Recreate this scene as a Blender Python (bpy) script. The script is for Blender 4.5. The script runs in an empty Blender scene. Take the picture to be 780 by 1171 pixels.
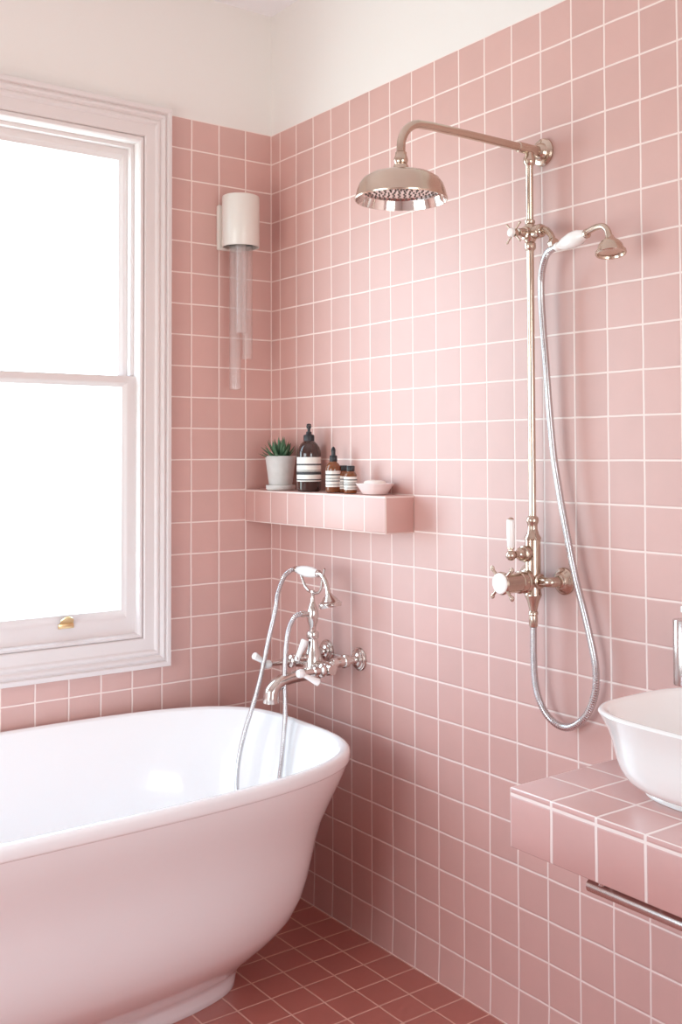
import bpy, bmesh, math, random
from mathutils import Vector, Matrix
random.seed(7)
COL = bpy.context.scene.collection
V = Vector
PI = math.pi

# ------------------------------------------------------------------ materials
def new_mat(name):
    m = bpy.data.materials.new(name); m.use_nodes = True
    nt = m.node_tree
    return m, nt, nt.nodes['Principled BSDF']

def mat(name, col, rough=0.5, metal=0.0, coat=0.0, spec=0.5, noise=0.0, nscale=30.0, bump=0.0, sss=0.0, trans=0.0, ior=1.45):
    m, nt, b = new_mat(name)
    b.inputs['Base Color'].default_value = (*col, 1)
    b.inputs['Roughness'].default_value = rough
    b.inputs['Metallic'].default_value = metal
    b.inputs['Coat Weight'].default_value = coat
    b.inputs['Coat Roughness'].default_value = 0.05
    b.inputs['Specular IOR Level'].default_value = spec
    b.inputs['Transmission Weight'].default_value = trans
    b.inputs['IOR'].default_value = ior
    tc = nt.nodes.new('ShaderNodeTexCoord')
    nz = nt.nodes.new('ShaderNodeTexNoise'); nz.inputs['Scale'].default_value = nscale
    nz.inputs['Detail'].default_value = 4
    nt.links.new(tc.outputs['Object'], nz.inputs['Vector'])
    mr = nt.nodes.new('ShaderNodeMapRange')
    mr.inputs['To Min'].default_value = 1 - noise; mr.inputs['To Max'].default_value = 1 + noise
    nt.links.new(nz.outputs['Fac'], mr.inputs['Value'])
    mx = nt.nodes.new('ShaderNodeVectorMath'); mx.operation = 'SCALE'
    mx.inputs[0].default_value = col
    nt.links.new(mr.outputs[0], mx.inputs['Scale'])
    nt.links.new(mx.outputs[0], b.inputs['Base Color'])
    if bump:
        bp = nt.nodes.new('ShaderNodeBump'); bp.inputs['Strength'].default_value = bump
        bp.inputs['Distance'].default_value = 0.002
        nt.links.new(nz.outputs['Fac'], bp.inputs['Height']); nt.links.new(bp.outputs[0], b.inputs['Normal'])
    return m

TILE = (0.612, 0.352, 0.312)
GROUT = (0.86, 0.71, 0.66)

def tile_mat(name, off, tile=TILE, grout=GROUT, rough=0.55, gw=0.021, pitch=0.1, var=0.07, tilt=0.02, coat=0.5):
    """square glazed tiles on axis aligned faces; off = position of one joint on each axis (object space)"""
    m, nt, b = new_mat(name)
    N, L = nt.nodes, nt.links
    def math_(op, a, c=None, d=None):
        n = N.new('ShaderNodeMath'); n.operation = op
        for i, v in enumerate((a, c, d)):
            if v is None: continue
            if isinstance(v, (int, float)): n.inputs[i].default_value = v
            else: L.new(v, n.inputs[i])
        return n.outputs[0]
    tc = N.new('ShaderNodeTexCoord')
    mp = N.new('ShaderNodeVectorMath'); mp.operation = 'SUBTRACT'; mp.inputs[1].default_value = off
    L.new(tc.outputs['Object'], mp.inputs[0])
    sc = N.new('ShaderNodeVectorMath'); sc.operation = 'SCALE'; sc.inputs['Scale'].default_value = 1 / pitch
    L.new(mp.outputs[0], sc.inputs[0])
    # a little wander so that joints are hand laid
    wn = N.new('ShaderNodeTexNoise'); wn.inputs['Scale'].default_value = 9.0; wn.inputs['Detail'].default_value = 1
    L.new(tc.outputs['Object'], wn.inputs['Vector'])
    wv = N.new('ShaderNodeVectorMath'); wv.operation = 'SUBTRACT'; wv.inputs[1].default_value = (.5, .5, .5)
    L.new(wn.outputs['Color'], wv.inputs[0])
    ws = N.new('ShaderNodeVectorMath'); ws.operation = 'SCALE'; ws.inputs['Scale'].default_value = 0.03
    L.new(wv.outputs[0], ws.inputs[0])
    ad = N.new('ShaderNodeVectorMath'); ad.operation = 'ADD'
    L.new(sc.outputs[0], ad.inputs[0]); L.new(ws.outputs[0], ad.inputs[1])
    sep = N.new('ShaderNodeSeparateXYZ'); L.new(ad.outputs[0], sep.inputs[0])
    geo = N.new('ShaderNodeNewGeometry')
    nsep = N.new('ShaderNodeSeparateXYZ'); L.new(geo.outputs['True Normal'], nsep.inputs[0])
    ds, cells = [], []
    for i in range(3):
        u = sep.outputs[i]
        f = math_('FRACT', u)
        d = math_('MINIMUM', f, math_('SUBTRACT', 1.0, f))
        big = math_('GREATER_THAN', math_('ABSOLUTE', nsep.outputs[i]), 0.6)
        ds.append(math_('ADD', d, big))
        keep = math_('SUBTRACT', 1.0, big)
        cells.append(math_('MULTIPLY', math_('FLOOR', u), keep))
    dmin = math_('MINIMUM', ds[0], math_('MINIMUM', ds[1], ds[2]))
    comb = N.new('ShaderNodeCombineXYZ')
    for i in range(3): L.new(cells[i], comb.inputs[i])
    wno = N.new('ShaderNodeTexWhiteNoise'); wno.noise_dimensions = '3D'; L.new(comb.outputs[0], wno.inputs['Vector'])
    mr = N.new('ShaderNodeMapRange'); mr.interpolation_type = 'SMOOTHSTEP'
    mr.inputs['From Min'].default_value = gw - 0.006; mr.inputs['From Max'].default_value = gw + 0.008
    L.new(dmin, mr.inputs['Value'])
    b.inputs['Specular IOR Level'].default_value = 1.0; b.inputs['Coat Weight'].default_value = 1.0; b.inputs['Coat Roughness'].default_value = coat
    # tile colour
    cn = N.new('ShaderNodeTexNoise'); cn.inputs['Scale'].default_value = 14; cn.inputs['Detail'].default_value = 5
    L.new(tc.outputs['Object'], cn.inputs['Vector'])
    vv = math_('ADD', math_('MULTIPLY_ADD', wno.outputs['Value'], var, 1 - var / 2), math_('MULTIPLY_ADD', cn.outputs['Fac'], 0.10, -0.05))
    tv = N.new('ShaderNodeVectorMath'); tv.operation = 'SCALE'; tv.inputs[0].default_value = tile
    L.new(vv, tv.inputs['Scale'])
    mx = N.new('ShaderNodeMix'); mx.data_type = 'RGBA'
    L.new(mr.outputs[0], mx.inputs['Factor'])
    mx.inputs['A'].default_value = (*grout, 1); L.new(tv.outputs[0], mx.inputs['B'])
    L.new(mx.outputs['Result'], b.inputs['Base Color'])
    rg = N.new('ShaderNodeMapRange'); rg.inputs['To Min'].default_value = 0.8; rg.inputs['To Max'].default_value = rough
    L.new(mr.outputs[0], rg.inputs['Value']); L.new(rg.outputs[0], b.inputs['Roughness'])
    # per tile tilt
    cs = N.new('ShaderNodeVectorMath'); cs.operation = 'SUBTRACT'; cs.inputs[1].default_value = (.5, .5, .5)
    L.new(wno.outputs['Color'], cs.inputs[0])
    c2 = N.new('ShaderNodeVectorMath'); c2.operation = 'SCALE'; c2.inputs['Scale'].default_value = tilt
    L.new(cs.outputs[0], c2.inputs[0])
    na = N.new('ShaderNodeVectorMath'); na.operation = 'ADD'
    L.new(geo.outputs['Normal'], na.inputs[0]); L.new(c2.outputs[0], na.inputs[1])
    nn = N.new('ShaderNodeVectorMath'); nn.operation = 'NORMALIZE'; L.new(na.outputs[0], nn.inputs[0])
    hr = N.new('ShaderNodeMapRange'); hr.interpolation_type = 'SMOOTHSTEP'
    hr.inputs['From Min'].default_value = gw - 0.01; hr.inputs['From Max'].default_value = gw + 0.03
    L.new(dmin, hr.inputs['Value'])
    hh = math_('ADD', hr.outputs[0], math_('MULTIPLY', cn.outputs['Fac'], 0.25))
    bp = N.new('ShaderNodeBump'); bp.inputs['Strength'].default_value = 0.55; bp.inputs['Distance'].default_value = 0.0016
    L.new(hh, bp.inputs['Height']); L.new(nn.outputs[0], bp.inputs['Normal'])
    L.new(bp.outputs[0], b.inputs['Normal'])
    return m

def clear_mat(name, tint=(1, 1, 1), refl=0.08, milk=0.0):
    """thin clear glass: passes light straight, mirrors a little at grazing angles"""
    m = bpy.data.materials.new(name); m.use_nodes = True
    nt = m.node_tree; N, L = nt.nodes, nt.links
    N.clear()
    out = N.new('ShaderNodeOutputMaterial')
    tr = N.new('ShaderNodeBsdfTransparent'); tr.inputs[0].default_value = (*tint, 1)
    gl = N.new('ShaderNodeBsdfGlossy'); gl.inputs['Roughness'].default_value = 0.12
    lw = N.new('ShaderNodeLayerWeight'); lw.inputs['Blend'].default_value = 0.5
    pw = N.new('ShaderNodeMath'); pw.operation = 'POWER'; pw.inputs[1].default_value = 4.5; L.new(lw.outputs['Facing'], pw.inputs[0])
    mu = N.new('ShaderNodeMath'); mu.operation = 'MULTIPLY_ADD'; mu.inputs[1].default_value = 0.7; mu.inputs[2].default_value = refl / 2; mu.use_clamp = True
    L.new(pw.outputs[0], mu.inputs[0])
    mx = N.new('ShaderNodeMixShader'); L.new(mu.outputs[0], mx.inputs[0]); L.new(tr.outputs[0], mx.inputs[1]); L.new(gl.outputs[0], mx.inputs[2])
    last = mx
    if milk:
        df = N.new('ShaderNodeBsdfDiffuse'); df.inputs[0].default_value = (.95, .92, .9, 1)
        m2 = N.new('ShaderNodeMixShader'); m2.inputs[0].default_value = milk
        L.new(mx.outputs[0], m2.inputs[1]); L.new(df.outputs[0], m2.inputs[2]); last = m2
    L.new(last.outputs[0], out.inputs[0])
    return m

M = {}
M['paint'] = mat('cream_paint', (0.81, 0.775, 0.745), 0.6, noise=0.01, nscale=3)
M['ceiling'] = mat('ceiling_paint', (0.86, 0.83, 0.85), 0.8, noise=0.01, nscale=3)
M['wood'] = mat('painted_timber', (0.74, 0.675, 0.665), 0.38, noise=0.01, nscale=8)
M['tub_in'] = mat('white_enamel', (0.90, 0.89, 0.895), 0.16, coat=0.5, noise=0.0)
M['porcelain'] = mat('white_porcelain', (0.90, 0.89, 0.87), 0.14, coat=0.4)
M['ceramic'] = mat('white_ceramic', (0.93, 0.91, 0.89), 0.15, coat=0.4)
M['nickel'] = mat('brushed_nickel', (0.60, 0.485, 0.40), 0.22, metal=1.0, noise=0.05, nscale=60)
M['bathnickel'] = mat('polished_nickel', (0.68, 0.62, 0.585), 0.17, metal=1.0, noise=0.02, nscale=60)
M['chrome'] = mat('chrome', (0.75, 0.68, 0.65), 0.10, metal=1.0)
M['hose'] = mat('hose_metal', (0.64, 0.62, 0.63), 0.22, metal=1.0)
M['nozzle'] = mat('dark_nozzle', (0.16, 0.12, 0.10), 0.35)
M['brass'] = mat('brass', (0.80, 0.58, 0.32), 0.28, metal=1.0)
M['lampwhite'] = mat('lamp_enamel', (0.74, 0.70, 0.65), 0.3, coat=0.2)
M['concrete'] = mat('pale_concrete', (0.62, 0.60, 0.58), 0.8, noise=0.12, nscale=45, bump=0.3)
M['leaf'] = mat('succulent_leaf', (0.075, 0.16, 0.085), 0.45, noise=0.35, nscale=25)
M['soil'] = mat('soil', (0.05, 0.035, 0.025), 0.95, noise=0.3, nscale=90, bump=1.0)
M['darkglass'] = mat('dark_brown_glass', (0.045, 0.018, 0.014), 0.08, coat=0.6)
M['amber'] = mat('amber_glass', (0.20, 0.060, 0.018), 0.08, coat=0.6)
M['blackplastic'] = mat('black_plastic', (0.022, 0.022, 0.026), 0.35)
M['label'] = mat('cream_label', (0.86, 0.84, 0.79), 0.6)
M['labelband'] = mat('label_dark_band', (0.05, 0.05, 0.055), 0.6, noise=0.5, nscale=160)
M['labeltext'] = mat('label_grey_band', (0.42, 0.42, 0.40), 0.6, noise=0.45, nscale=220)
M['dish'] = mat('pale_pink_ceramic', (0.82, 0.68, 0.66), 0.35)
M['soap'] = mat('soap', (0.86, 0.79, 0.73), 0.5)
M['steel'] = mat('brushed_steel', (0.60, 0.53, 0.51), 0.24, metal=1.0)
M['pane'] = clear_mat('window_glass', (1, 1, 1), 0.04)
M['tube'] = clear_mat('tube_glass', (0.98, 0.97, 0.97), 0.10, 0.09)

# ------------------------------------------------------------------ mesh helpers
class MB:
    def __init__(s): s.v = []; s.f = []; s.m = []
    def add(s, verts, faces, mi=0):
        b = len(s.v); s.v += [V(p) for p in verts]
        for f in faces: s.f.append([b + i for i in f]); s.m.append(mi)
        return s
    def quad(s, a, b, c, d, mi=0): return s.add([a, b, c, d], [(0, 1, 2, 3)], mi)
    def loft(s, rings, cap0=False, cap1=False, mi=0, closed=True):
        n = len(rings[0]); vs = [p for r in rings for p in r]; fs = []
        for i in range(len(rings) - 1):
            for j in range(n if closed else n - 1):
                k = (j + 1) % n
                fs.append((i * n + j, i * n + k, (i + 1) * n + k, (i + 1) * n + j))
        if cap0: fs.append(tuple(reversed(range(n))))
        if cap1: fs.append(tuple((len(rings) - 1) * n + j for j in range(n)))
        return s.add(vs, fs, mi)
    def lathe(s, prof, org=(0, 0, 0), axis=(0, 0, 1), seg=32, mi=0, cap=True):
        ax = V(axis).normalized(); u = ax.orthogonal().normalized(); w = ax.cross(u)
        org = V(org); rings = []
        for r, h in prof:
            r = max(r, 1e-5)
            rings.append([org + ax * h + (u * math.cos(2 * PI * k / seg) + w * math.sin(2 * PI * k / seg)) * r for k in range(seg)])
        return s.loft(rings, cap and prof[0][0] > 1e-4, cap and prof[-1][0] > 1e-4, mi)
    def ball(s, c, r, mi=0, seg=20, axis=(0, 0, 1), sq=1.0):
        n = 10
        return s.lathe([(r * math.sin(PI * i / n), -r * sq * math.cos(PI * i / n)) for i in range(n + 1)], c, axis, seg, mi)
    def tube(s, pts, r, seg=16, mi=0, steps=0, ribs=None, caps=True):
        pts = [V(p) for p in pts]
        rr = r if isinstance(r, (list, tuple)) else [r] * len(pts)
        if steps: pts, rr = smooth(pts, rr, steps)
        if ribs:
            pts, rr = resample(pts, rr, ribs / 4)
            rr = [q * (1.0 if (i % 4) in (0, 1) else 0.85) for i, q in enumerate(rr)]
        t = [(pts[min(i + 1, len(pts) - 1)] - pts[max(i - 1, 0)]).normalized() for i in range(len(pts))]
        u = t[0].orthogonal().normalized(); rings = []
        for i, p in enumerate(pts):
            u = (u - t[i] * u.dot(t[i])).normalized(); w = t[i].cross(u)
            rings.append([p + (u * math.cos(2 * PI * k / seg) + w * math.sin(2 * PI * k / seg)) * rr[i] for k in range(seg)])
        return s.loft(rings, caps, caps, mi)
    def box(s, lo, hi, bevel=0.0, seg=2, mi=0):
        bm = bmesh.new()
        c = [(x, y, z) for x in (lo[0], hi[0]) for y in (lo[1], hi[1]) for z in (lo[2], hi[2])]
        vs = [bm.verts.new(p) for p in c]
        for f in ((0, 1, 3, 2), (4, 6, 7, 5), (0, 4, 5, 1), (2, 3, 7, 6), (0, 2, 6, 4), (1, 5, 7, 3)): bm.faces.new([vs[i] for i in f])
        if bevel: bmesh.ops.bevel(bm, geom=bm.edges[:], offset=bevel, segments=seg, affect='EDGES', profile=0.5)
        bm.verts.index_update()
        s.add([v.co.copy() for v in bm.verts], [[v.index for v in f.verts] for f in bm.faces], mi); bm.free()
        return s
    def frame(s, outer, inner, prof, mi=0, closed=False):
        """sweep a profile [(t, y)] round a rectangle; t=0 on the inner, 1 on the outer rectangle (x0,x1,z0,z1)"""
        rings = []
        for t, y in prof:
            x0, x1, z0, z1 = [i + (o - i) * t for o, i in zip(outer, inner)]
            rings.append([V((x0, y, z0)), V((x1, y, z0)), V((x1, y, z1)), V((x0, y, z1))])
        if closed: rings.append(rings[0])
        return s.loft(rings, mi=mi)
    def build(s, name, mats, parent=None, org=None, ang=35, flat=False):
        o0 = parent_world(parent) if parent else V(org or (0, 0, 0))
        me = bpy.data.meshes.new(name)
        me.from_pydata([p - o0 for p in s.v], [], s.f)
        if not isinstance(mats, (list, tuple)): mats = [mats]
        for m in mats: me.materials.append(m)
        bm = bmesh.new(); bm.from_mesh(me)
        bm.faces.ensure_lookup_table()
        for f, mi in zip(bm.faces, s.m): f.material_index = mi; f.smooth = not flat
        bmesh.ops.remove_doubles(bm, verts=bm.verts[:], dist=2e-6)
        bmesh.ops.dissolve_degenerate(bm, edges=bm.edges[:], dist=1e-7)
        if not flat: bmesh.ops.recalc_face_normals(bm, faces=bm.faces[:])
        bm.to_mesh(me); bm.free()
        if not flat: me.set_sharp_from_angle(angle=math.radians(ang))
        o = bpy.data.objects.new(name, me); COL.objects.link(o)
        if parent: o.parent = parent
        else: o.location = o0
        return o

def parent_world(p):
    w = V((0, 0, 0))
    while p: w = w + p.location; p = p.parent
    return w
def smooth(pts, rr, steps):
    out, ro = [], []
    n = len(pts)
    for i in range(n - 1):
        p0, p1, p2, p3 = pts[max(i - 1, 0)], pts[i], pts[i + 1], pts[min(i + 2, n - 1)]
        for k in range(steps):
            t = k / steps
            out.append(0.5 * ((2 * p1) + (p2 - p0) * t + (2 * p0 - 5 * p1 + 4 * p2 - p3) * t * t + (3 * p1 - p0 - 3 * p2 + p3) * t ** 3))
            ro.append(rr[i] + (rr[i + 1] - rr[i]) * t)
    out.append(pts[-1]); ro.append(rr[-1]); return out, ro
def resample(pts, rr, d):
    out, ro = [pts[0]], [rr[0]]; acc = 0.0
    for i in range(1, len(pts)):
        a, b = pts[i - 1], pts[i]; L = (b - a).length; pos = d - acc
        while pos <= L:
            out.append(a + (b - a) * (pos / L)); ro.append(rr[i]); pos += d
        acc = (acc + L) % d if L else acc
        acc = L - (pos - d)
    return out, ro
def prop(o, label=None, cat=None, group=None, kind=None):
    if label: o['label'] = label
    if cat: o['category'] = cat
    if group: o['group'] = group
    if kind: o['kind'] = kind
    return o
def thing(name, loc, label, cat, group=None):
    o = bpy.data.objects.new(name, None); COL.objects.link(o); o.location = loc; o.empty_display_size = 0.05
    return prop(o, label, cat, group)
def superell(cx, cy, a, b, n, z, m=96):
    r = []
    for k in range(m):
        t = 2 * PI * k / m; c, s = math.cos(t), math.sin(t)
        r.append(V((cx + a * math.copysign(abs(c) ** (2 / n), c), cy + b * math.copysign(abs(s) ** (2 / n), s), z)))
    return r

# ------------------------------------------------------------------ the room (corner at the origin, room in -x, -y)
XL, YR, H, ZT = -2.75, -4.1, 2.91, 2.50
OFFX, OFFY = -0.1021, -0.0538
def st(o): o['kind'] = 'structure'; return o

def wall_grid(mb, us, zs, hole, P, mi_fn):
    for i in range(len(us) - 1):
        for j in range(len(zs) - 1):
            uc, zc = (us[i] + us[i + 1]) / 2, (zs[j] + zs[j + 1]) / 2
            if hole and hole[0] < uc < hole[1] and hole[2] < zc < hole[3]: continue
            mb.quad(P(us[i], zs[j]), P(us[i + 1], zs[j]), P(us[i + 1], zs[j + 1]), P(us[i], zs[j + 1]), mi_fn(zc))
WX0, WX1, WZ0, WZ1 = -1.365, -0.475, 0.855, 2.405       # window opening in the left wall
tile_l = tile_mat('pink_wall_tile', (OFFX, 0.05, 0.0))
tile_r = tile_mat('pink_wall_tile_shower', (0.05, OFFY, 0.0))
tile_f = tile_mat('terracotta_pink_floor_tile', (-0.106, OFFY, 0.05), tile=(0.43, 0.125, 0.095), grout=(0.70, 0.42, 0.34), rough=0.5)

mb = MB()
wall_grid(mb, [XL, WX0, WX1, 0], [0, WZ0, WZ1, ZT, H], (WX0, WX1, WZ0, WZ1), lambda u, z: (u, 0.0, z), lambda z: 1 if z > ZT else 0)
st(mb.build('wall_left', [tile_l, M['paint']], flat=True))
mb = MB()
def PR(u, z): return (-0.004 if z < 0.01 else 0.0, u, z)      # the lowest course leans out a little
wall_grid(mb, [0, YR], [0, 0.1, ZT, H], None, PR, lambda z: 1 if z > ZT else 0)
st(mb.build('wall_right', [tile_r, M['paint']], flat=True))
R2 = (-1.50, -0.35, 0.50, 1.95)  # unseen window behind the camera, added for fill light
mb = MB()
wall_grid(mb, [0, R2[1], R2[0], XL], [0, R2[2], R2[3], H], R2, lambda u, z: (u, YR, z), lambda z: 0)
st(mb.build('wall_rear', [M['paint']], flat=True))
R3 = (-1.90, -0.55, 0.50, 1.85)  # out-of-view window across from the shower, put in to brighten the right wall
mb = MB(); wall_grid(mb, [YR, R3[0], R3[1], 0], [0, R3[2], R3[3], H], R3, lambda u, z: (XL, u, z), lambda z: 0)
st(mb.build('wall_far_side', [M['paint']], flat=True))
mb = MB(); mb.quad((XL, YR, 0), (0, YR, 0), (0, 0, 0), (XL, 0, 0)); st(mb.build('floor', [tile_f], flat=True))
mb = MB(); mb.quad((XL, YR, H), (XL, 0, H), (0, 0, H), (0, YR, H)); st(mb.build('ceiling', [M['ceiling']], flat=True))

# ------------------------------------------------------------------ sash window
win = bpy.data.objects.new('window_1', None); COL.objects.link(win); win.location = ((WX0 + WX1) / 2, 0, WZ0)
prop(win, 'white painted sash window with a moulded frame all round, above the bathtub', None, None, 'structure')
AO = (-1.450, -0.386, 0.760, 2.507); AI = (-1.366, -0.470, 0.852, 2.412)
MB().frame(AO, AI, [(1, 0.0), (1, -0.030), (.985, -0.032), (.86, -0.032), (.84, -0.030), (.82, -0.0235), (.80, -0.0235), (.77, -0.027), (.72, -0.029), (.67, -0.027), (.62, -0.021),
    (.60, -0.019), (.57, -0.021), (.52, -0.0235), (.46, -0.0225), (.41, -0.017), (.39, -0.0155), (.10, -0.0135), (.05, -0.013), (0.01, -0.010), (0, -0.006), (0, 0.02)]).build('architrave', M['wood'], win, ang=25)
SO = (-1.366, -0.470, 0.852, 2.412); SI = (-1.350, -0.487, 0.866, 2.392)
MB().frame(SO, SI, [(1, 0.012), (1, -0.004), (.85, -0.009), (.55, -0.011), (.25, -0.009), (0, -0.002), (0, 0.13)]).build('stop_bead', M['wood'], win, ang=30)
def sash(name, outer, inner, y0, y1):
    s = MB().frame(outer, inner, [(0, y1), (1, y1), (1, y0), (.40, y0), (.30, y0 + .002), (.12, y0 + .009), (0, y0 + .011)], closed=True).build(name, M['wood'], win, ang=30)
    yc = (y0 + y1) / 2 + .004
    MB().box((inner[0] - .004, yc - .002, inner[2] - .004), (inner[1] + .004, yc + .002, inner[3] + .004)).build('pane', M['pane'], s)
    return s
lo = sash('lower_sash', (-1.350, -0.487, 0.866, 1.661), (-1.311, -0.527, 0.940, 1.627), 0.016, 0.050)
up = sash('upper_sash', (-1.350, -0.487, 1.627, 2.392), (-1.311, -0.523, 1.661, 2.345), 0.055, 0.089)
pb = MB().box((-0.4985, .030, 1.663), (-0.4872, .0545, 2.392)).box((-1.350, .030, 1.663), (-1.3385, .0545, 2.392)).box((-1.3385, .030, 2.3805), (-0.4985, .0545, 2.392))
pb.build('parting_bead', M['wood'], win)
for x in (-0.706, -1.135):
    l = MB()
    l.box((x - .024, 0.0125, .902), (x + .024, 0.016, .916), .001)
    pr = [(0.0135, .914), (0.006, .920), (-0.004, .928), (-0.009, .938), (-0.006, .9405), (0.000, .931), (0.009, .922), (0.016, .918)]
    rings = []
    for k in range(9):
        u = (k / 8 - .5) * 2; wdt = 0.020
        sh = 1 - 0.45 * u * u
        rings.append([V((x + u * wdt, 0.016 + (y - 0.016) * sh, .914 + (z - .914) * sh)) for y, z in pr])
    l.loft(rings, True, True)
    l.build('sash_lift', M['brass'], lo)['label'] = 'small brass sash lift'

def fill_window(name, R, place):  # plain openings out of view, added only to let in fill light
    w = bpy.data.objects.new(name, None); COL.objects.link(w); w.location = place((R[0] + R[1]) / 2, 0, R[2]); w['kind'] = 'structure'
    def put(mb, nm, m, par):
        mb.v = [V(place(p.x, p.y, p.z)) for p in mb.v]; return mb.build(nm, m, par)
    put(MB().frame((R[0] - .08, R[1] + .08, R[2] - .08, R[3] + .08), R, [(1, 0), (1, .03), (.1, .02), (0, .015), (0, -.1)]), 'architrave', M['wood'], w)
    c = (R[0] + R[1]) / 2
    fr = MB().frame(R, (R[0] + .05, R[1] - .05, R[2] + .05, R[3] - .05), [(0, -.03), (1, -.03), (1, -.07), (0, -.07)], closed=True)
    fr.box((c - .025, -.07, R[2] + .04), (c + .025, -.03, R[3] - .04))
    f = put(fr, 'window_frame', M['wood'], w)
    put(MB().box((R[0] + .045, -.052, R[2] + .045), (R[1] - .045, -.048, R[3] - .045)), 'pane', M['pane'], f)
fill_window('fill_window_rear', R2, lambda u, d, z: (u, YR + d, z))
fill_window('fill_window_side', R3, lambda u, d, z: (XL + d, u, z))

# ------------------------------------------------------------------ bathtub
TX, TY, TA, TB = -1.015, -0.468, 0.850, 0.444
def tub_ring(d, z, kb=1.08):
    n = 3.0 + 0.5 * min(1, z / .64)
    return superell(TX, TY, TA - d, TB - d * kb, n, z, 144)
tub = thing('bathtub', (TX, TY, 0), 'large white freestanding bathtub with flared rim and low plinth, below the window', 'bathtub')
outer = [(.270, 0.0), (.267, .004), (.265, .02), (.262, .040), (.257, .052), (.248, .062), (.232, .08), (.212, .1), (.191, .12), (.162, .15), (.142, .175), (.125, .2), (.104, .25), (.092, .3),
         (.083, .35), (.074, .4), (.062, .45), (.043, .5), (.031, .53), (.021, .555), (.012, .58), (.006, .600), (.0045, .606), (.001, .6085), (0, .612), (0, .630), (.002, .636), (.006, .640),
         (.012, .6415), (.019, .640), (.024, .635)]
inner = [(.024, .635), (.032, .62), (.05, .57), (.072, .50), (.092, .43), (.108, .36), (.128, .29), (.152, .23), (.182, .19), (.22, .168), (.27, .158), (.33, .155)]
b = MB().loft([tub_ring(d, z) for d, z in outer], cap0=True).build('shell', M['tub_in'], tub, ang=40)
MB().loft([tub_ring(d, z) for d, z in inner], cap1=True).build('basin_interior', M['tub_in'], tub, ang=40)

# ------------------------------------------------------------------ tiled shelf
SH = 1.300
mb = MB().box((-0.103, -0.757, 1.196), (-0.0005, -0.0005, SH), 0.0015)
so = mb.build('wall_shelf', tile_mat('pink_shelf_tile', (-0.1008, -0.060, 1.197), gw=.019), org=(0, 0, 0), ang=60)
prop(so, 'long pink tiled ledge on the shower wall holding the plant and bottles', 'shelf')

# potted succulent
px, py = -0.0535, -0.141
MB().lathe([(.040, 0), (.046, .002), (.0475, .006), (.0475, .015), (.0465, .017), (.043, .017), (.042, .008), (0, .007)], (px, py, SH + .0005), seg=48).build('saucer', M['concrete'], org=(px, py, SH))
prop(bpy.data.objects['saucer'], 'round pale concrete saucer under the plant pot on the tiled ledge', 'saucer')
pl = thing('potted_succulent', (px, py, SH + .008), 'spiky green succulent in a pale concrete pot at the corner end of the ledge', 'potted plant')
zb = SH + .0085
MB().lathe([(.033, 0), (.0365, .002), (.0495, .098), (.050, .101), (.049, .1025), (.046, .1025), (.0455, .09), (0, .089)], (px, py, zb), seg=56).build('pot', M['concrete'], pl)
MB().lathe([(.0452, .0885), (.03, .094), (0, .096)], (px, py, zb), seg=32).build('soil', M['soil'], pl)
lv = MB(); rnd = random.Random(5)
def leaf(mb, base, az, el, L, w, curl):
    d = V((math.cos(az) * math.cos(el), math.sin(az) * math.cos(el), math.sin(el)))
    side = V((-math.sin(az), math.cos(az), 0)); up_ = side.cross(d) * -1
    if up_.z < 0: up_ = -up_
    rings = []
    for i in range(9):
        t = i / 8
        c = base + d * (L * t) + up_ * (curl * L * t * t)
        ww = w * (0.75 + 0.9 * t - 0.5 * t * t) * (1 - t ** 2.2) + .0003
        th = ww * 0.45
        ring = []
        for k in range(8):
            a = 2 * PI * k / 8
            y = math.sin(a) * th
            if y > 0: y *= 0.25
            ring.append(c + side * (math.cos(a) * ww) + up_ * y)
        rings.append(ring)
    mb.loft(rings, True, True)
top = V((px, py, zb + .092))
for ring_i, (n, el, L, w) in enumerate([(11, .30, .062, .0078), (11, .62, .070, .0078), (9, .92, .074, .0072), (7, 1.18, .070, .0064), (4, 1.42, .060, .0054)]):
    for k in range(n):
        az = 2 * PI * (k + .5 * (ring_i % 2)) / n + rnd.uniform(-.15, .15)
        wall_side = max(0, math.cos(az))
        leaf(lv, top + V((math.cos(az), math.sin(az), 0)) * (.014 - .0025 * ring_i), az, el + rnd.uniform(-.12, .12) + .5 * wall_side * (ring_i < 2), L * rnd.uniform(.88, 1.08) * (1 - .22 * wall_side * (ring_i < 3)), w, rnd.uniform(.05, .22))
lv.build('leaves', M['leaf'], pl, ang=50)

# bottles
def label_shell(parent, cx, cy, z0, z1, r, bands, name='label'):
    m = MB(); zs = [0.0]; mi = []
    cur = 0.0
    for a, b_, k in bands:
        if a > cur: mi.append(0); zs.append(a)
        mi.append(k); zs.append(b_); cur = b_
    if cur < 1: mi.append(0); zs.append(1.0)
    for i in range(len(zs) - 1):
        m.lathe([(r, z1 + (z0 - z1) * zs[i]), (r, z1 + (z0 - z1) * zs[i + 1])], (cx, cy, 0), seg=48, mi=mi[i], cap=False)
    return m.build(name, [M['label'], M['labelband'], M['labeltext']], parent)
bands_big = [(.27, .335, 1), (.52, .57, 2), (.59, .72, 1), (.905, .955, 1)]
bands_small = [(.20, .28, 1), (.42, .52, 2), (.60, .66, 1), (.82, .90, 2)]
cx, cy = -0.052, -0.304
bt = thing('pump_bottle', (cx, cy, SH), 'tall dark brown pump bottle with a striped cream label beside the plant pot', 'bottle')
MB().lathe([(.030, .0008), (.0345, .002), (.0375, .008), (.0375, .118), (.0365, .127), (.033, .137), (.027, .147), (.020, .154), (.0155, .158), (.0145, .162), (.0145, .170)], (cx, cy, SH), seg=56).build('glass_body', M['darkglass'], bt)
label_shell(bt, cx, cy, SH + .032, SH + .107, .0379, bands_big)
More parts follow.
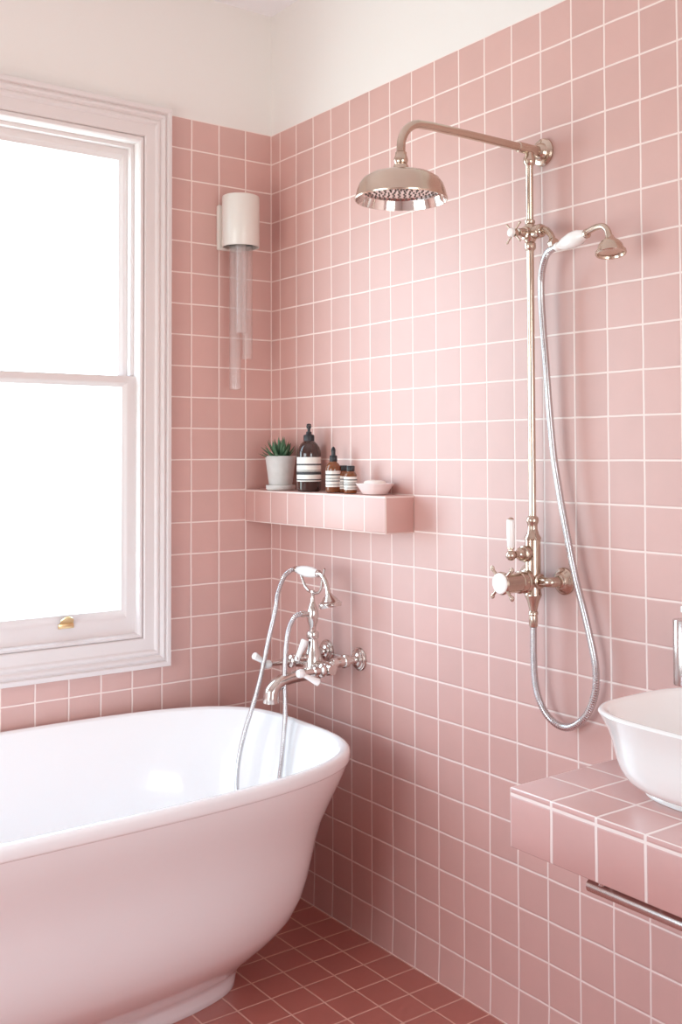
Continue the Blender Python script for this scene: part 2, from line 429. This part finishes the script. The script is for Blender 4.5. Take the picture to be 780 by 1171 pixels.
pm = MB().lathe([(.0165, .156), (.0172, .158), (.0172, .172), (.0160, .176), (.0095, .178), (.0085, .182), (.0085, .186), (.0045, .187), (.0045, .196), (.0072, .197), (.0078, .203), (.0065, .210), (.0, .212)], (cx, cy, SH), seg=32)
pm.tube([(cx, cy, SH + .203), (cx - .007, cy - .012, SH + .2035), (cx - .014, cy - .024, SH + .200), (cx - .0165, cy - .028, SH + .195)], [.005, .0045, .0035, .003], 12, steps=4)
pm.build('pump', M['blackplastic'], bt)
cx, cy = -0.054, -0.440
bt = thing('dropper_bottle', (cx, cy, SH), 'amber glass bottle with a black rubber dropper top, right of the pump bottle', 'bottle')
MB().lathe([(.019, .0008), (.0215, .002), (.0232, .006), (.0232, .072), (.0222, .079), (.018, .086), (.0125, .091), (.0105, .094), (.0105, .099)], (cx, cy, SH), seg=48).build('glass_body', M['amber'], bt)
label_shell(bt, cx, cy, SH + .018, SH + .066, .0235, bands_small)
MB().lathe([(.0112, .094), (.0117, .095), (.0117, .110), (.0105, .112), (.0062, .113), (.0060, .122), (.0068, .126), (.0062, .131), (.0035, .137), (.0, .139)], (cx, cy, SH), seg=32).build('dropper_cap', M['blackplastic'], bt)
def small_bottle(cx, cy, label):
    bt = thing('travel_bottle', (cx, cy, SH), label, 'bottle', 'small amber bottles on the ledge')
    MB().lathe([(.016, .0008), (.0178, .002), (.0192, .006), (.0192, .051), (.0182, .057), (.0145, .062), (.0118, .064), (.0110, .066), (.0110, .069)], (cx, cy, SH), seg=40).build('glass_body', M['amber'], bt)
    label_shell(bt, cx, cy, SH + .012, SH + .050, .0194, bands_small)
    MB().lathe([(.0118, .066), (.0123, .067), (.0123, .080), (.0115, .082), (0, .0822)], (cx, cy, SH), seg=32).build('screw_cap', M['blackplastic'], bt)
small_bottle(-0.028, -0.454, 'small amber bottle half hidden behind its twin, next to the dropper bottle')
small_bottle(-0.060, -0.536, 'small amber bottle with a black cap standing in front, next to the soap dish')

# soap dish and soap
cx, cy = -0.0535, -0.645
rings = []
for s_, z in [(.55, .0008), (.62, .002), (.80, .016), (.97, .029), (1.0, .031), (1.0, .0325), (.96, .033), (.93, .030), (.76, .016), (.55, .010), (.2, .009)]:
    rings.append(superell(cx, cy, .045 * s_, .064 * s_, 2.3, SH + z, 64))
prop(MB().loft(rings, True, True).build('soap_dish', M['dish'], org=(cx, cy, SH)), 'shallow pale pink oval dish at the open end of the tiled ledge', 'soap dish')
rings = []
for s_, z in [(.5, .0105), (.80, .013), (.95, .020), (1.0, .027), (.97, .034), (.85, .039), (.5, .0415), (.15, .042)]:
    rings.append(superell(cx, cy, .026 * s_, .038 * s_, 2.6, SH + z, 48))
prop(MB().loft(rings, True, True).build('soap_bar', M['soap'], org=(cx, cy, SH + .01)), 'cream oval bar of soap lying in the pink dish', 'soap')

# ------------------------------------------------------------------ wall lamp with glass tubes
lx, ly = -0.165, -0.078
lamp = thing('wall_lamp', (lx, 0, 2.16), 'white cylinder wall lamp with hanging clear glass tubes, right of the window', 'lamp')
mp = MB().box((-0.214, -0.020, 2.084), (-0.126, -0.0005, 2.232), .006, 3)
mp.box((-0.195, -0.04, 2.10), (-0.135, -0.015, 2.22), .004)
mp.build('mounting_plate', M['lampwhite'], lamp)
MB().lathe([(.056, 2.10), (.056, 2.088), (.0585, 2.086), (.0605, 2.089), (.0605, 2.246), (.059, 2.251), (.055, 2.253), (0, 2.254)], (lx, ly, 0), seg=64, cap=False).lathe([(.056, 2.10), (0, 2.10)], (lx, ly, 0), seg=64).build('shade', M['lampwhite'], lamp)
for x, y, z in ((-0.178, -0.064, 1.627), (-0.180, -0.1045, 1.806), (-0.137, -0.068, 1.727)):
    MB().lathe([(.0185, 2.10), (.0185, z), (.0160, z - .0005), (.0160, 2.10)], (x, y, 0), seg=32, cap=False).build('glass_tube', M['tube'], lamp)

# ------------------------------------------------------------------ exposed wall shower
PX, PY = -0.048, -1.260
shw = thing('exposed_shower', (0, PY, 1.0), 'brushed nickel wall shower with rain head, riser pipe and valve on the pink wall', 'shower')
nk = M['nickel']
ZA = 2.149
fl = MB().lathe([(.034, 0), (.034, .004), (.031, .008), (.022, .010), (.019, .016), (.016, .020), (.0135, .022)], (0, PY, ZA), (-1, 0, 0), 40)
for a in (60, 180, 300): fl.lathe([(.0035, .009), (.003, .0105), (0, .0108)], (0, PY + .027 * math.cos(math.radians(a + 30)), ZA + .027 * math.sin(math.radians(a + 30))), (-1, 0, 0), 12)
fl.build('wall_flange', nk, shw)
ar = MB().lathe([(.0125, .020), (.0125, .082), (.0118, .085), (.0095, .087)], (0, PY, ZA), (-1, 0, 0), 32)
arc = [(-.08, PY, ZA), (-.20, PY, ZA), (-.36, PY, ZA - .001)]
for k in range(1, 9):
    t = k / 8 * PI / 2
    arc.append((-.382 - .062 * math.sin(t), PY, ZA - .002 - .062 * (1 - math.cos(t))))
arc.append((-.444, PY, ZA - .085))
ar.tube(arc, .0098, 20)
ar.build('shower_arm', nk, shw)
hz = 1.978
hd = MB().lathe([(.0098, .098), (.0125, .096), (.0125, .090), (.0140, .086), (.0158, .079), (.0140, .072), (.0125, .070), (.0155, .068), (.0170, .064), (.0185, .058), (.026, .0555), (.033, .053), (.052, .0505),
    (.070, .045), (.084, .036), (.092, .025), (.0965, .013), (.0990, .003), (.1010, -.003), (.1020, -.006), (.1010, -.009), (.0990, -.009)], (-.444, PY, hz), seg=72, cap=False)
hd_o = hd.build('shower_head', nk, shw)
MB().lathe([(.0990, -.009), (.0955, .002), (.0925, .0110), (.090, .0125), (.0, .0125)], (-.444, PY, hz), seg=72, cap=False).build('face_plate', M['chrome'], hd_o)
nz = MB()
for r_, n in ((0, 1), (.012, 6), (.024, 12), (.036, 18), (.048, 24), (.060, 30), (.072, 36), (.083, 42)):
    for k in range(n):
        a = 2 * PI * k / n + r_ * 20
        nz.lathe([(.0024, .0127), (.0020, .0108), (.0011, .0098), (0, .0097)], (-.444 + r_ * math.cos(a), PY + r_ * math.sin(a), hz), seg=8)
no = nz.build('nozzles', M['nozzle'], hd_o); no['kind'] = 'stuff'
ri = MB().lathe([(.0105, 2.140), (.0105, 2.134), (.0140, 2.128), (.0155, 2.121), (.0140, 2.114), (.0112, 2.110), (.0098, 2.108), (.0090, 2.106), (.0090, 1.262)], (PX, PY, 0), seg=24)
ri.build('riser_pipe', nk, shw)
dv = MB().lathe([(.0095, 1.978), (.0125, 1.976), (.0125, 1.970), (.0108, 1.967), (.0175, 1.957), (.0195, 1.945), (.0175, 1.933), (.0108, 1.923), (.0140, 1.920), (.0145, 1.910), (.0115, 1.905), (.0095, 1.903)], (PX, PY, 0), seg=32)
dv.lathe([(.0175, 0), (.015, .020), (.011, .022), (.0095, .036), (.0085, .038)], (PX, PY, 1.944), (-1, 0, 0), 24)
dv.lathe([(.0135, .008), (.0135, .022), (.0165, .024), (.0165, .042), (.0145, .045), (.0115, .047), (.0115, .052)], (PX, PY, 1.944), (-.15, -1, 0), 24)
dvo = dv.build('diverter', nk, shw)
def cross(parent, c, rb, L, n0, cap_r, arm_r, ball_r, hoop=False):
    c = V(c); m = MB()
    m.lathe([(rb * .7, -.012), (rb, -.008), (rb, .004), (rb * .8, .007)], c, (-1, 0, 0), 24)
    for k in range(4):
        a = n0 + k * PI / 2; d = V((0, math.cos(a), math.sin(a)))
        m.tube([c, c + d * L * .6, c + d * L], [arm_r, arm_r * .9, arm_r * .85], 12)
        m.ball(c + d * L, ball_r, seg=14)
    o = m.build('cross_handle', nk, parent)
    MB().lathe([(cap_r, .005), (cap_r * 1.02, .008), (cap_r * .85, .0125), (cap_r * .5, .0145), (0, .015)], c, (-1, 0, 0), 28).build('ceramic_cap', M['ceramic'], o)['label'] = 'round white ceramic cap'
    return o
cross(dvo, (-.103, PY, 1.940), .0095, .030, PI / 4, .0110, .0028, .0032)
# cradle that carries the hand shower
MB().tube([(PX - .006, PY - .050, 1.944), (PX - .012, PY - .066, 1.940), (-.074, -1.354, 1.921), (-.083, -1.366, 1.907)], [.0085, .0080, .0072, .0075], 16, steps=5).lathe([(.0095, -.006), (.0118, -.004), (.0118, .008), (.0100, .010)], (-.0845, -1.3690, 1.8985), (-.12, -.75, .12), 20).build('handset_cradle', nk, shw)
# thermostatic valve
vb = MB().lathe([(.0092, 1.268), (.0135, 1.264), (.0155, 1.257), (.0135, 1.250), (.0115, 1.246), (.0122, 1.236), (.0155, 1.224), (.0200, 1.217), (.0208, 1.213), (.0188, 1.211), (.0188, 1.09), (.0195, 1.084),
    (.0208, 1.081), (.0200, 1.077), (.0150, 1.066), (.0110, 1.050), (.0092, 1.043), (.0115, 1.040), (.0120, 1.034), (.0100, 1.031), (.0105, 1.026), (.0108, 1.008), (.0095, 1.005)], (PX, PY, 0), seg=36)
vb.lathe([(.0150, .0), (.0150, .022), (.0195, .024), (.0200, .030), (.0185, .034), (.0150, .036), (.0150, .044), (.0105, .048), (.0085, .054), (.0085, .062)], (PX, PY, 1.179), (-1, 0, 0), 32)
vb.lathe([(.0200, .0), (.0200, .020), (.0270, .022), (.0275, .030), (.0245, .032), (.0245, .040), (.0262, .042), (.0262, .048), (.0235, .050), (.0235, .092), (.0245, .098)], (PX, PY, 1.113), (-1, 0, 0), 36)
vbo = vb.build('valve_body', nk, shw)
c = V((-.150, PY, 1.115)); m = MB()
m.lathe([(.0215, -.006), (.0265, -.003), (.0270, .002), (.0240, .006)], c, (-1, 0, 0), 36)
for k in range(4):
    a = PI / 4 + k * PI / 2; d = V((0, math.cos(a), math.sin(a)))
    m.tube([c + d * .020, c + d * .036, c + d * .042], [.0050, .0036, .0042], 12)
    m.lathe([(.0042 + .0028 * math.cos(t), .0028 * math.sin(t)) for t in [2 * PI * q / 10 for q in range(11)]], c + d * .0455, (-1, .0, 0), 16, cap=False)
    m.ball(c + d * .0455, .0046, seg=14)
th = m.build('cross_handle', nk, vbo)
MB().lathe([(.0240, .005), (.0245, .007), (.0225, .0095), (.0120, .0112), (0, .0117)], c, (-1, 0, 0), 40).build('ceramic_cap', M['ceramic'], th)['label'] = 'round white ceramic cap'
c = V((-.1205, PY, 1.178))
lh = MB().ball(c, .0125, seg=24)
lh.lathe([(.0060, .008), (.0060, .014), (.0085, .0155), (.0085, .018)], c, (0, 0, 1), 20)
lho = lh.build('lever', nk, vbo)
MB().lathe([(.0080, .018), (.0090, .022), (.0098, .050), (.0098, .080), (.0088, .084)], c, (0, 0, 1), 24).build('ceramic_grip', M['ceramic'], lho)['label'] = 'white ceramic lever grip'
MB().lathe([(.0082, .0842), (.0070, .086), (.0030, .0885), (0, .089)], c, (0, 0, 1), 20).build('end_cap', nk, lho)
for sgn in (-1, 1):
    y0 = PY + sgn * .053
    ie = MB().tube([(PX, PY + sgn * .016, 1.114), (PX, PY + sgn * .036, 1.114), (PX + .001, PY + sgn * .050, 1.114), (PX + .008, y0 + sgn * .002, 1.114), (-.022, y0 + sgn * .004, 1.114), (-.004, y0 + sgn * .004, 1.114)], [.0135, .0118, .0118, .0118, .0118, .0118], 20, steps=5)
    ie.lathe([(.0165, .016), (.0180, .018), (.0180, .024), (.0150, .026)], (PX, PY, 1.114), (0, sgn, 0), 24)
    ieo = ie.build('inlet_elbow', nk, vbo)
    MB().lathe([(.0315, 0), (.0325, .003), (.0315, .006), (.0270, .009), (.0240, .014), (.0185, .017), (.0165, .022), (.0140, .024)], (0, y0 + sgn * .004, 1.114), (-1, 0, 0), 40).build('wall_flange', nk, ieo)
# hand shower with its hose (wall)
hs = thing('hand_shower', (-.085, -1.36, 1.90), 'small nickel hand shower with a white handle beside the riser, on a long looped hose', 'hand shower')
A, B = V((-.087, -1.390, 1.8895)), V((-.0985, -1.480, 1.9000))
B = A + (B - A) * 1.0
axd = (B - A).normalized(); Lh = (B - A).length
MB().lathe([(.0065, -.012), (.0095, -.010), (.0100, -.004), (.0075, 0), (.0095, .004), (.0150, Lh * .25), (.0185, Lh * .52), (.0170, Lh * .75), (.0105, Lh * .96), (.0080, Lh)], A, axd, 32).build('ceramic_handle', M['ceramic'], hs)['label'] = 'white ceramic handle'
nk2 = MB().lathe([(.0085, -.002), (.0105, 0), (.0105, .005), (.0080, .008)], B, axd, 24)
nk2.tube([B, B + axd * .014 + V((0, 0, .004)), (-.1025, -1.516, 1.9090), (-.104, -1.534, 1.907), (-.105, -1.547, 1.895), (-.106, -1.553, 1.875)], [.0075, .0070, .0068, .0068, .0068, .0080], 18, steps=6)
nk2.build('neck', nk, hs)
ha = V((-.10, -.16, -1)).normalized()
hh_ = MB().lathe([(.0085, -.006), (.0120, .002), (.0200, .007), (.0260, .015), (.0285, .024), (.0290, .028), (.0330, .029), (.0335, .034), (.0320, .036), (.0290, .0355), (.0270, .031), (.0, .030)], (-.106, -1.5535, 1.877), ha, 44)
hho = hh_.build('spray_head', nk, hs)
hp = [(-.0855, -1.3780, 1.8885), (-.0832, -1.3600, 1.8855), (-.080, -1.346, 1.880), (-.074, -1.330, 1.865), (-.065, -1.313, 1.838), (-.057, -1.303, 1.797), (-.053, -1.304, 1.724), (-.050, -1.311, 1.619), (-.047, -1.317, 1.516), (-.045, -1.327, 1.413),
      (-.042, -1.342, 1.322), (-.040, -1.361, 1.231), (-.038, -1.384, 1.133), (-.036, -1.408, 1.055), (-.034, -1.431, .970), (-.032, -1.4375, .922), (-.030, -1.431, .871), (-.029, -1.401, .816), (-.031, -1.352, .783),
      (-.034, -1.306, .789), (-.040, -1.276, .822), (-.046, -1.263, .872), (-.048, -1.260, .935), (-.048, -1.260, 1.006)]
MB().tube(hp, .0088, 14, steps=14, ribs=.0056).build('hose', M['hose'], hs)['label'] = 'ribbed silver hose'

# ------------------------------------------------------------------ bath mixer
bn = M['bathnickel']
BX, BY = -0.110, -0.410
bmx = thing('bath_mixer', (0, BY, .80), 'nickel wall mounted bath tap with curved spout and white levers, over the tub end', 'tap')
for y in (-.327, -.497):
    fl = MB().lathe([(.034, 0), (.035, .003), (.033, .006), (.030, .0065), (.029, .010), (.024, .011), (.022, .017), (.015, .020), (.013, .026), (.0115, .028)], (0, y, .806), (-1, 0, 0), 40)
    fo = fl.build('wall_flange', bn, bmx)
    MB().lathe([(.0112, .024), (.0112, .044), (.0190, .046), (.0200, .050), (.0200, .060), (.0185, .062), (.0160, .063), (.0160, .078), (.0135, .082), (.0135, .100)], (0, y, .806), (-1, 0, 0), 8 if False else 24).build('union', bn, fo)
bd = MB().tube([(BX, -.300, .790), (BX, -.330, .790), (BX, -.360, .790), (BX, -.410, .786), (BX, -.460, .790), (BX, -.490, .790), (BX, -.515, .790)], [.0150, .0205, .0175, .0200, .0175, .0205, .0150], 24, steps=5)
for y in (-.327, -.497):
    bd.tube([(-.085, y, .806), (-.098, y, .802), (BX, y, .790)], .0140, 16, steps=4)
bd.lathe([(.030, .760), (.031, .775), (.031, .792), (.029, .806), (.024, .822), (.0185, .842), (.0150, .860), (.0135, .866), (.0175, .868), (.0185, .872), (.0185, .884), (.0165, .888), (.0115, .890)], (BX, BY, 0), seg=36)
bd.ball((BX, BY, .762), .030, seg=32, sq=.7)
bdo = bd.build('body', bn, bmx)
MB().lathe([(.0110, .888), (.0105, .900), (.0115, .906), (.0160, .918), (.0180, .934), (.0165, .950), (.0110, .966), (.0075, .974), (.0062, .990), (.0065, 1.000), (.0075, 1.004), (.0060, 1.010)], (BX, BY, 0), seg=32).lathe([(.0082, .010), (.0082, .026), (.0098, .027), (.0098, .036)], (BX, BY, .940), (-.9, .25, .05), 18).build('riser', bn, bmx)
sp = MB().tube([(BX + .004, BY, .766), (-.140, BY, .764), (-.175, BY, .762), (-.208, BY, .758), (-.236, BY, .747), (-.252, BY, .729), (-.255, BY, .712), (-.255, BY, .698)], [.0205, .0185, .0178, .0184, .0198, .0215, .0228, .0236], 28, steps=6)
sp.build('spout', bn, bmx)
# cradle fork
ck = MB()
ck.tube([(BX, BY, 1.004), (BX, BY + .018, 1.006), (BX, BY + .040, 1.018), (BX, BY + .056, 1.040), (BX, BY + .070, 1.062), (BX, BY + .078, 1.074)], [.0055, .0048, .0044, .0042, .0042, .0034], 12, steps=5)
ck.tube([(BX, BY, 1.004), (BX, BY - .018, 1.003), (BX, BY - .036, 1.010), (BX, BY - .048, 1.028), (BX, BY - .052, 1.048), (BX - .002, BY - .060, 1.066), (BX - .003, BY - .068, 1.080)], [.0055, .0048, .0044, .0042, .0040, .0036, .0028], 12, steps=5)
ck.build('handset_cradle', bn, bmx)
# lever valves: stem out from the body, white hub and lever
def valve(y, zc, x_end, tip):
    st_ = MB().lathe([(.0190, 0), (.0190, .016), (.0160, .018), (.0205, .020), (.0205, .028), (.0165, .031), (.0120, .033), (.0105, .045), (.0130, .047), (.0130, .050), (.0085, .053), (.0075, -x_end + BX - .008)], (BX, y, zc), (-1, 0, 0), 28)
    so_ = st_.build('valve_stem', bn, bdo)
    h = V((x_end, y, zc)); t = V(tip); d = (t - h).normalized(); L = (t - h).length
    lv_ = MB().lathe([(.0095, -.010), (.0125, -.006), (.0130, .002), (.0105, .010), (.0060, .013), (0, .0135)], h, (-1, 0, 0), 28)
    lv_.lathe([(.0070, .004), (.0076, .012), (.0072, .018), (.0082, L * .5), (.0108, L * .85), (.0110, L * .94), (.0085, L * .99), (0, L)], h, d, 24)
    lo_ = lv_.build('lever', M['ceramic'], so_)
    lo_['label'] = 'white ceramic lever'
valve(-.325, .790, -.215, (-.262, -.322, .822))
valve(-.490, .788, -.205, (-.152, -.507, .757))
base = V((-.164, BY, .814)); tip = V((-.139, BY - .004, .866)); d = tip - base; L = d.length
dstem = MB().lathe([(.0150, 0), (.0150, .018), (.0125, .021), (.0125, .030), (.0100, .034), (.0085, .050), (.0085, .060)], (BX + .0, BY, .812), (-1, 0, .04), 24).build('diverter_stem', bn, bdo)
MB().lathe([(.0085, -.008), (.0090, 0), (.0085, .010), (.0090, L * .4), (.0120, L * .85), (.0125, L * .95), (.0095, L), (0, L + .001)], base, d.normalized(), 24).build('diverter_lever', M['ceramic'], dstem)['label'] = 'white ceramic lever'
# telephone handset of the bath mixer
bh = thing('bath_handset', (BX, -.38, 1.056), 'telephone style hand shower with a white handle, lying in the bath tap cradle', 'hand shower')
A, B = V((BX, -.329, 1.064)), V((BX, -.437, 1.062)); axd = (B - A).normalized(); Lh = (B - A).length
MB().lathe([(.0085, 0), (.0110, .004), (.0155, Lh * .25), (.0172, Lh * .5), (.0155, Lh * .75), (.0110, Lh - .004), (.0085, Lh)], A, axd, 36).build('ceramic_handle', M['ceramic'], bh)['label'] = 'white ceramic handle'
nb = MB().lathe([(.0085, -.001), (.0110, .001), (.0110, .006), (.0085, .009)], B, axd, 24)
nb.tube([B, B + axd * .014, (BX, -.468, 1.053), (BX, -.482, 1.037), (BX, -.490, 1.018), (BX, -.493, 1.004)], [.0080, .0075, .0070, .0070, .0075, .0090], 18, steps=6)
MB().lathe([(.0085, -.001), (.0105, .001), (.0105, .008), (.0085, .012), (.0080, .020)], A, -axd, 24).build('hose_collar', bn, bh)
nb.build('neck', bn, bh)
MB().lathe([(.0090, -.004), (.0115, .002), (.0195, .010), (.0270, .019), (.0320, .025), (.0350, .026), (.0355, .029), (.0335, .031), (.0330, .036), (.0320, .038), (.0280, .036), (0, .035)], (BX, -.494, 1.006), V((.05, -.20, -1)).normalized(), 44).build('spray_head', bn, bh)
hp = [(BX, -.312, 1.0638), (BX - .012, -.305, 1.060), (-.150, -.312, 1.042), (-.176, -.322, 1.000), (-.190, -.328, .948), (-.218, -.332, .856), (-.250, -.334, .741), (-.275, -.335, .670), (-.302, -.338, .604), (-.327, -.345, .523), (-.340, -.36, .44),
      (-.352, -.40, .36), (-.345, -.46, .315), (-.318, -.50, .345), (-.292, -.495, .43), (-.262, -.470, .512), (-.238, -.448, .590), (-.222, -.434, .668), (-.214, -.418, .757), (-.205, -.408, .831), (-.192, -.403, .895), (-.170, -.401, .934), (BX - .036, -.4005, .9425)]
MB().tube(hp, .0075, 14, steps=14, ribs=.0056).build('hose', M['hose'], bh)['label'] = 'ribbed silver hose hanging into the tub'

# ------------------------------------------------------------------ vanity counter, basin, rail, dispenser
CZ, CXF, CY0, CY1 = 0.820, -0.526, -1.665, -3.165
mb = MB().box((CXF, CY1, .714), (-0.0005, CY0, CZ), 0.0022)
prop(mb.build('vanity_counter', tile_mat('pink_counter_tile', (-0.425, -1.765, .8085), tile=(.61, .335, .305), gw=.026, rough=.40, coat=.22), org=(0, 0, 0), ang=60), 'thick pink tiled counter fixed to the wall under the white basin', 'counter')
SX, SY = -0.283, -1.968
def bring(d, z): return superell(SX, SY, .176 - d * .95, .224 - d, 3.3 - 6 * min(d, .1), z, 96)
bs = [(.068, CZ + .0006), (.071, .823), (.072, .827), (.067, .831), (.056, .8335), (.047, .839), (.040, .8465), (.035, .855), (.030, .866), (.026, .880), (.0225, .897), (.0185, .915), (.0135, .932), (.007, .946), (.003, .955), (0, .961), (.002, .9645), (.006, .966),
      (.011, .965), (.015, .960), (.022, .945), (.030, .920), (.036, .895), (.044, .870), (.056, .855), (.078, .847), (.12, .844)]
bo = thing('wash_basin', (SX, SY, CZ), 'white vessel basin with a flared rim standing on the pink tiled counter', 'basin')
MB().loft([bring(d, z) for d, z in bs], True, True).build('bowl', M['porcelain'], bo, ang=45)
MB().lathe([(.021, .8435), (.022, .8450), (.019, .8465), (.0, .8470)], (SX, SY, 0), seg=28).build('drain', M['chrome'], bo)
tr = thing('towel_rail', (-.497, -1.85, .69), 'slim steel towel rail hanging below the front of the tiled counter', 'towel rail')
MB().lathe([(.0, 0), (.0095, .0002), (.0108, .0015), (.0108, 1.098), (.0095, 1.0998), (0, 1.1)], (-.497, -1.824, .6915), (0, -1, 0), 28).build('bar', M['steel'], tr)
for y in (-1.853, -2.86):
    MB().lathe([(.0075, .695), (.0075, .7138)], (-.497, y, 0), seg=20).build('post', M['steel'], tr)
ds = thing('soap_dispenser', (0, -1.70, 1.0), 'brushed steel cylinder fixed to the wall above the basin, at the right edge', 'dispenser')
MB().lathe([(.0215, .945), (.0235, .946), (.0240, .948), (.0240, 1.0755), (.0230, 1.077), (.010, 1.0775)], (-.062, -1.700, 0), seg=40).build('cylinder', M['steel'], ds)
MB().lathe([(.0075, 1.0775), (.0075, 1.092), (.0105, 1.0925), (.0110, 1.096), (.0110, 1.103), (.0095, 1.105), (0, 1.1055)], (-.062, -1.703, 0), seg=28).build('pump_cap', M['ceramic'], ds)['label'] = 'white cap'
MB().lathe([(.016, 0), (.016, .005), (.009, .007), (.009, .040)], (0, -1.700, 1.01), (-1, 0, 0), 24).build('wall_bracket', M['steel'], ds)

# ------------------------------------------------------------------ light: overcast daylight through the sash window and two added fill windows
w = bpy.data.worlds.new('daylight'); bpy.context.scene.world = w; w.use_nodes = True
nt = w.node_tree; bg = nt.nodes['Background']
FRONT, REAR = (0.76, 1.0, 1.10), (0.90, 0.97, 1.00)     # cool open sky before the sash window, warmer light on the other side
GROUND, SKY = (1.0, 0.965, 0.88), (1.05, 1.12, 1.20)
W_FRONT, W_REAR, GLOW = 6.7, 8.0, 0.0
tcw = nt.nodes.new('ShaderNodeTexCoord'); sw = nt.nodes.new('ShaderNodeSeparateXYZ'); nt.links.new(tcw.outputs['Generated'], sw.inputs[0])
m1 = nt.nodes.new('ShaderNodeMapRange'); m1.inputs['From Min'].default_value = -.1; m1.inputs['From Max'].default_value = .1
nt.links.new(sw.outputs['Y'], m1.inputs['Value'])
m2 = nt.nodes.new('ShaderNodeMapRange'); m2.interpolation_type = 'SMOOTHSTEP'
m2.inputs['From Min'].default_value = .2; m2.inputs['From Max'].default_value = -.9; m2.inputs['To Min'].default_value = 1; m2.inputs['To Max'].default_value = 1 + GLOW
nt.links.new(sw.outputs['X'], m2.inputs['Value'])
mixw = nt.nodes.new('ShaderNodeMix'); mixw.data_type = 'RGBA'
mixw.inputs['A'].default_value = (*[c * W_REAR for c in REAR], 1); mixw.inputs['B'].default_value = (*[c * W_FRONT for c in FRONT], 1)
m3 = nt.nodes.new('ShaderNodeMapRange'); m3.interpolation_type = 'SMOOTHSTEP'
m3.inputs['From Min'].default_value = -.25; m3.inputs['From Max'].default_value = .35; nt.links.new(sw.outputs['Z'], m3.inputs['Value'])
mixg = nt.nodes.new('ShaderNodeMix'); mixg.data_type = 'RGBA'            # warm pale ground below the horizon, cool sky above
mixg.inputs['A'].default_value = (*GROUND, 1); mixg.inputs['B'].default_value = (*SKY, 1); nt.links.new(m3.outputs[0], mixg.inputs['Factor'])
mul = nt.nodes.new('ShaderNodeMix'); mul.data_type = 'RGBA'; mul.blend_type = 'MULTIPLY'; mul.inputs['Factor'].default_value = 1
nt.links.new(mixw.outputs['Result'], mul.inputs['A']); nt.links.new(mixg.outputs['Result'], mul.inputs['B'])
nt.links.new(m1.outputs[0], mixw.inputs['Factor']); nt.links.new(mul.outputs['Result'], bg.inputs[0]); nt.links.new(m2.outputs[0], bg.inputs[1])
def portal(name, loc, rot, sx, sy):
    l = bpy.data.lights.new(name, 'AREA'); l.shape = 'RECTANGLE'; l.size = sx; l.size_y = sy; l.cycles.is_portal = True
    o = bpy.data.objects.new(name, l); COL.objects.link(o); o.location = loc; o.rotation_euler = rot
portal('daylight_portal', ((WX0 + WX1) / 2, .14, (WZ0 + WZ1) / 2), (-PI / 2, 0, 0), WX1 - WX0, WZ1 - WZ0)
portal('daylight_portal', ((R2[0] + R2[1]) / 2, YR - .11, (R2[2] + R2[3]) / 2), (PI / 2, 0, 0), R2[1] - R2[0], R2[3] - R2[2])
portal('daylight_portal', (XL - .11, (R3[0] + R3[1]) / 2, (R3[2] + R3[3]) / 2), (PI / 2, 0, -PI / 2), R3[1] - R3[0], R3[3] - R3[2])

# ------------------------------------------------------------------ camera
cam = bpy.data.cameras.new('camera'); co = bpy.data.objects.new('camera', cam); COL.objects.link(co)
cp = V((-1.86692, -3.03846, 1.41782)); yaw, pit, rol, F, CX, CY = 0.643781, 0.0318042, -0.0039911, 1202.759, 422.802, 480.251
f = V((math.sin(yaw) * math.cos(pit), math.cos(yaw) * math.cos(pit), math.sin(pit)))
r = V((math.cos(yaw), -math.sin(yaw), 0)); u = r.cross(f)
c_, s_ = math.cos(rol), math.sin(rol)
r2, u2 = r * c_ + u * s_, r * -s_ + u * c_
mw = Matrix(((r2.x, u2.x, -f.x, cp.x), (r2.y, u2.y, -f.y, cp.y), (r2.z, u2.z, -f.z, cp.z), (0, 0, 0, 1)))
co.matrix_world = mw
cam.sensor_fit = 'HORIZONTAL'; cam.sensor_width = 36; cam.lens = F / 780 * 36
cam.shift_x = -(CX - 390) / 780; cam.shift_y = (CY - 585.5) / 780
cam.clip_start = 0.02
sc = bpy.context.scene
sc.camera = co
sc.view_settings.view_transform = 'Standard'; sc.view_settings.look = 'None'
sc.view_settings.gamma = 1; sc.view_settings.use_curve_mapping = False
sc.view_settings.exposure = 0.0
sc.cycles.max_bounces = 12; sc.cycles.diffuse_bounces = 8; sc.cycles.glossy_bounces = 6; sc.cycles.transparent_max_bounces = 24
sc.cycles.caustics_reflective = False; sc.cycles.caustics_refractive = False
sc.cycles.sample_clamp_indirect = 8
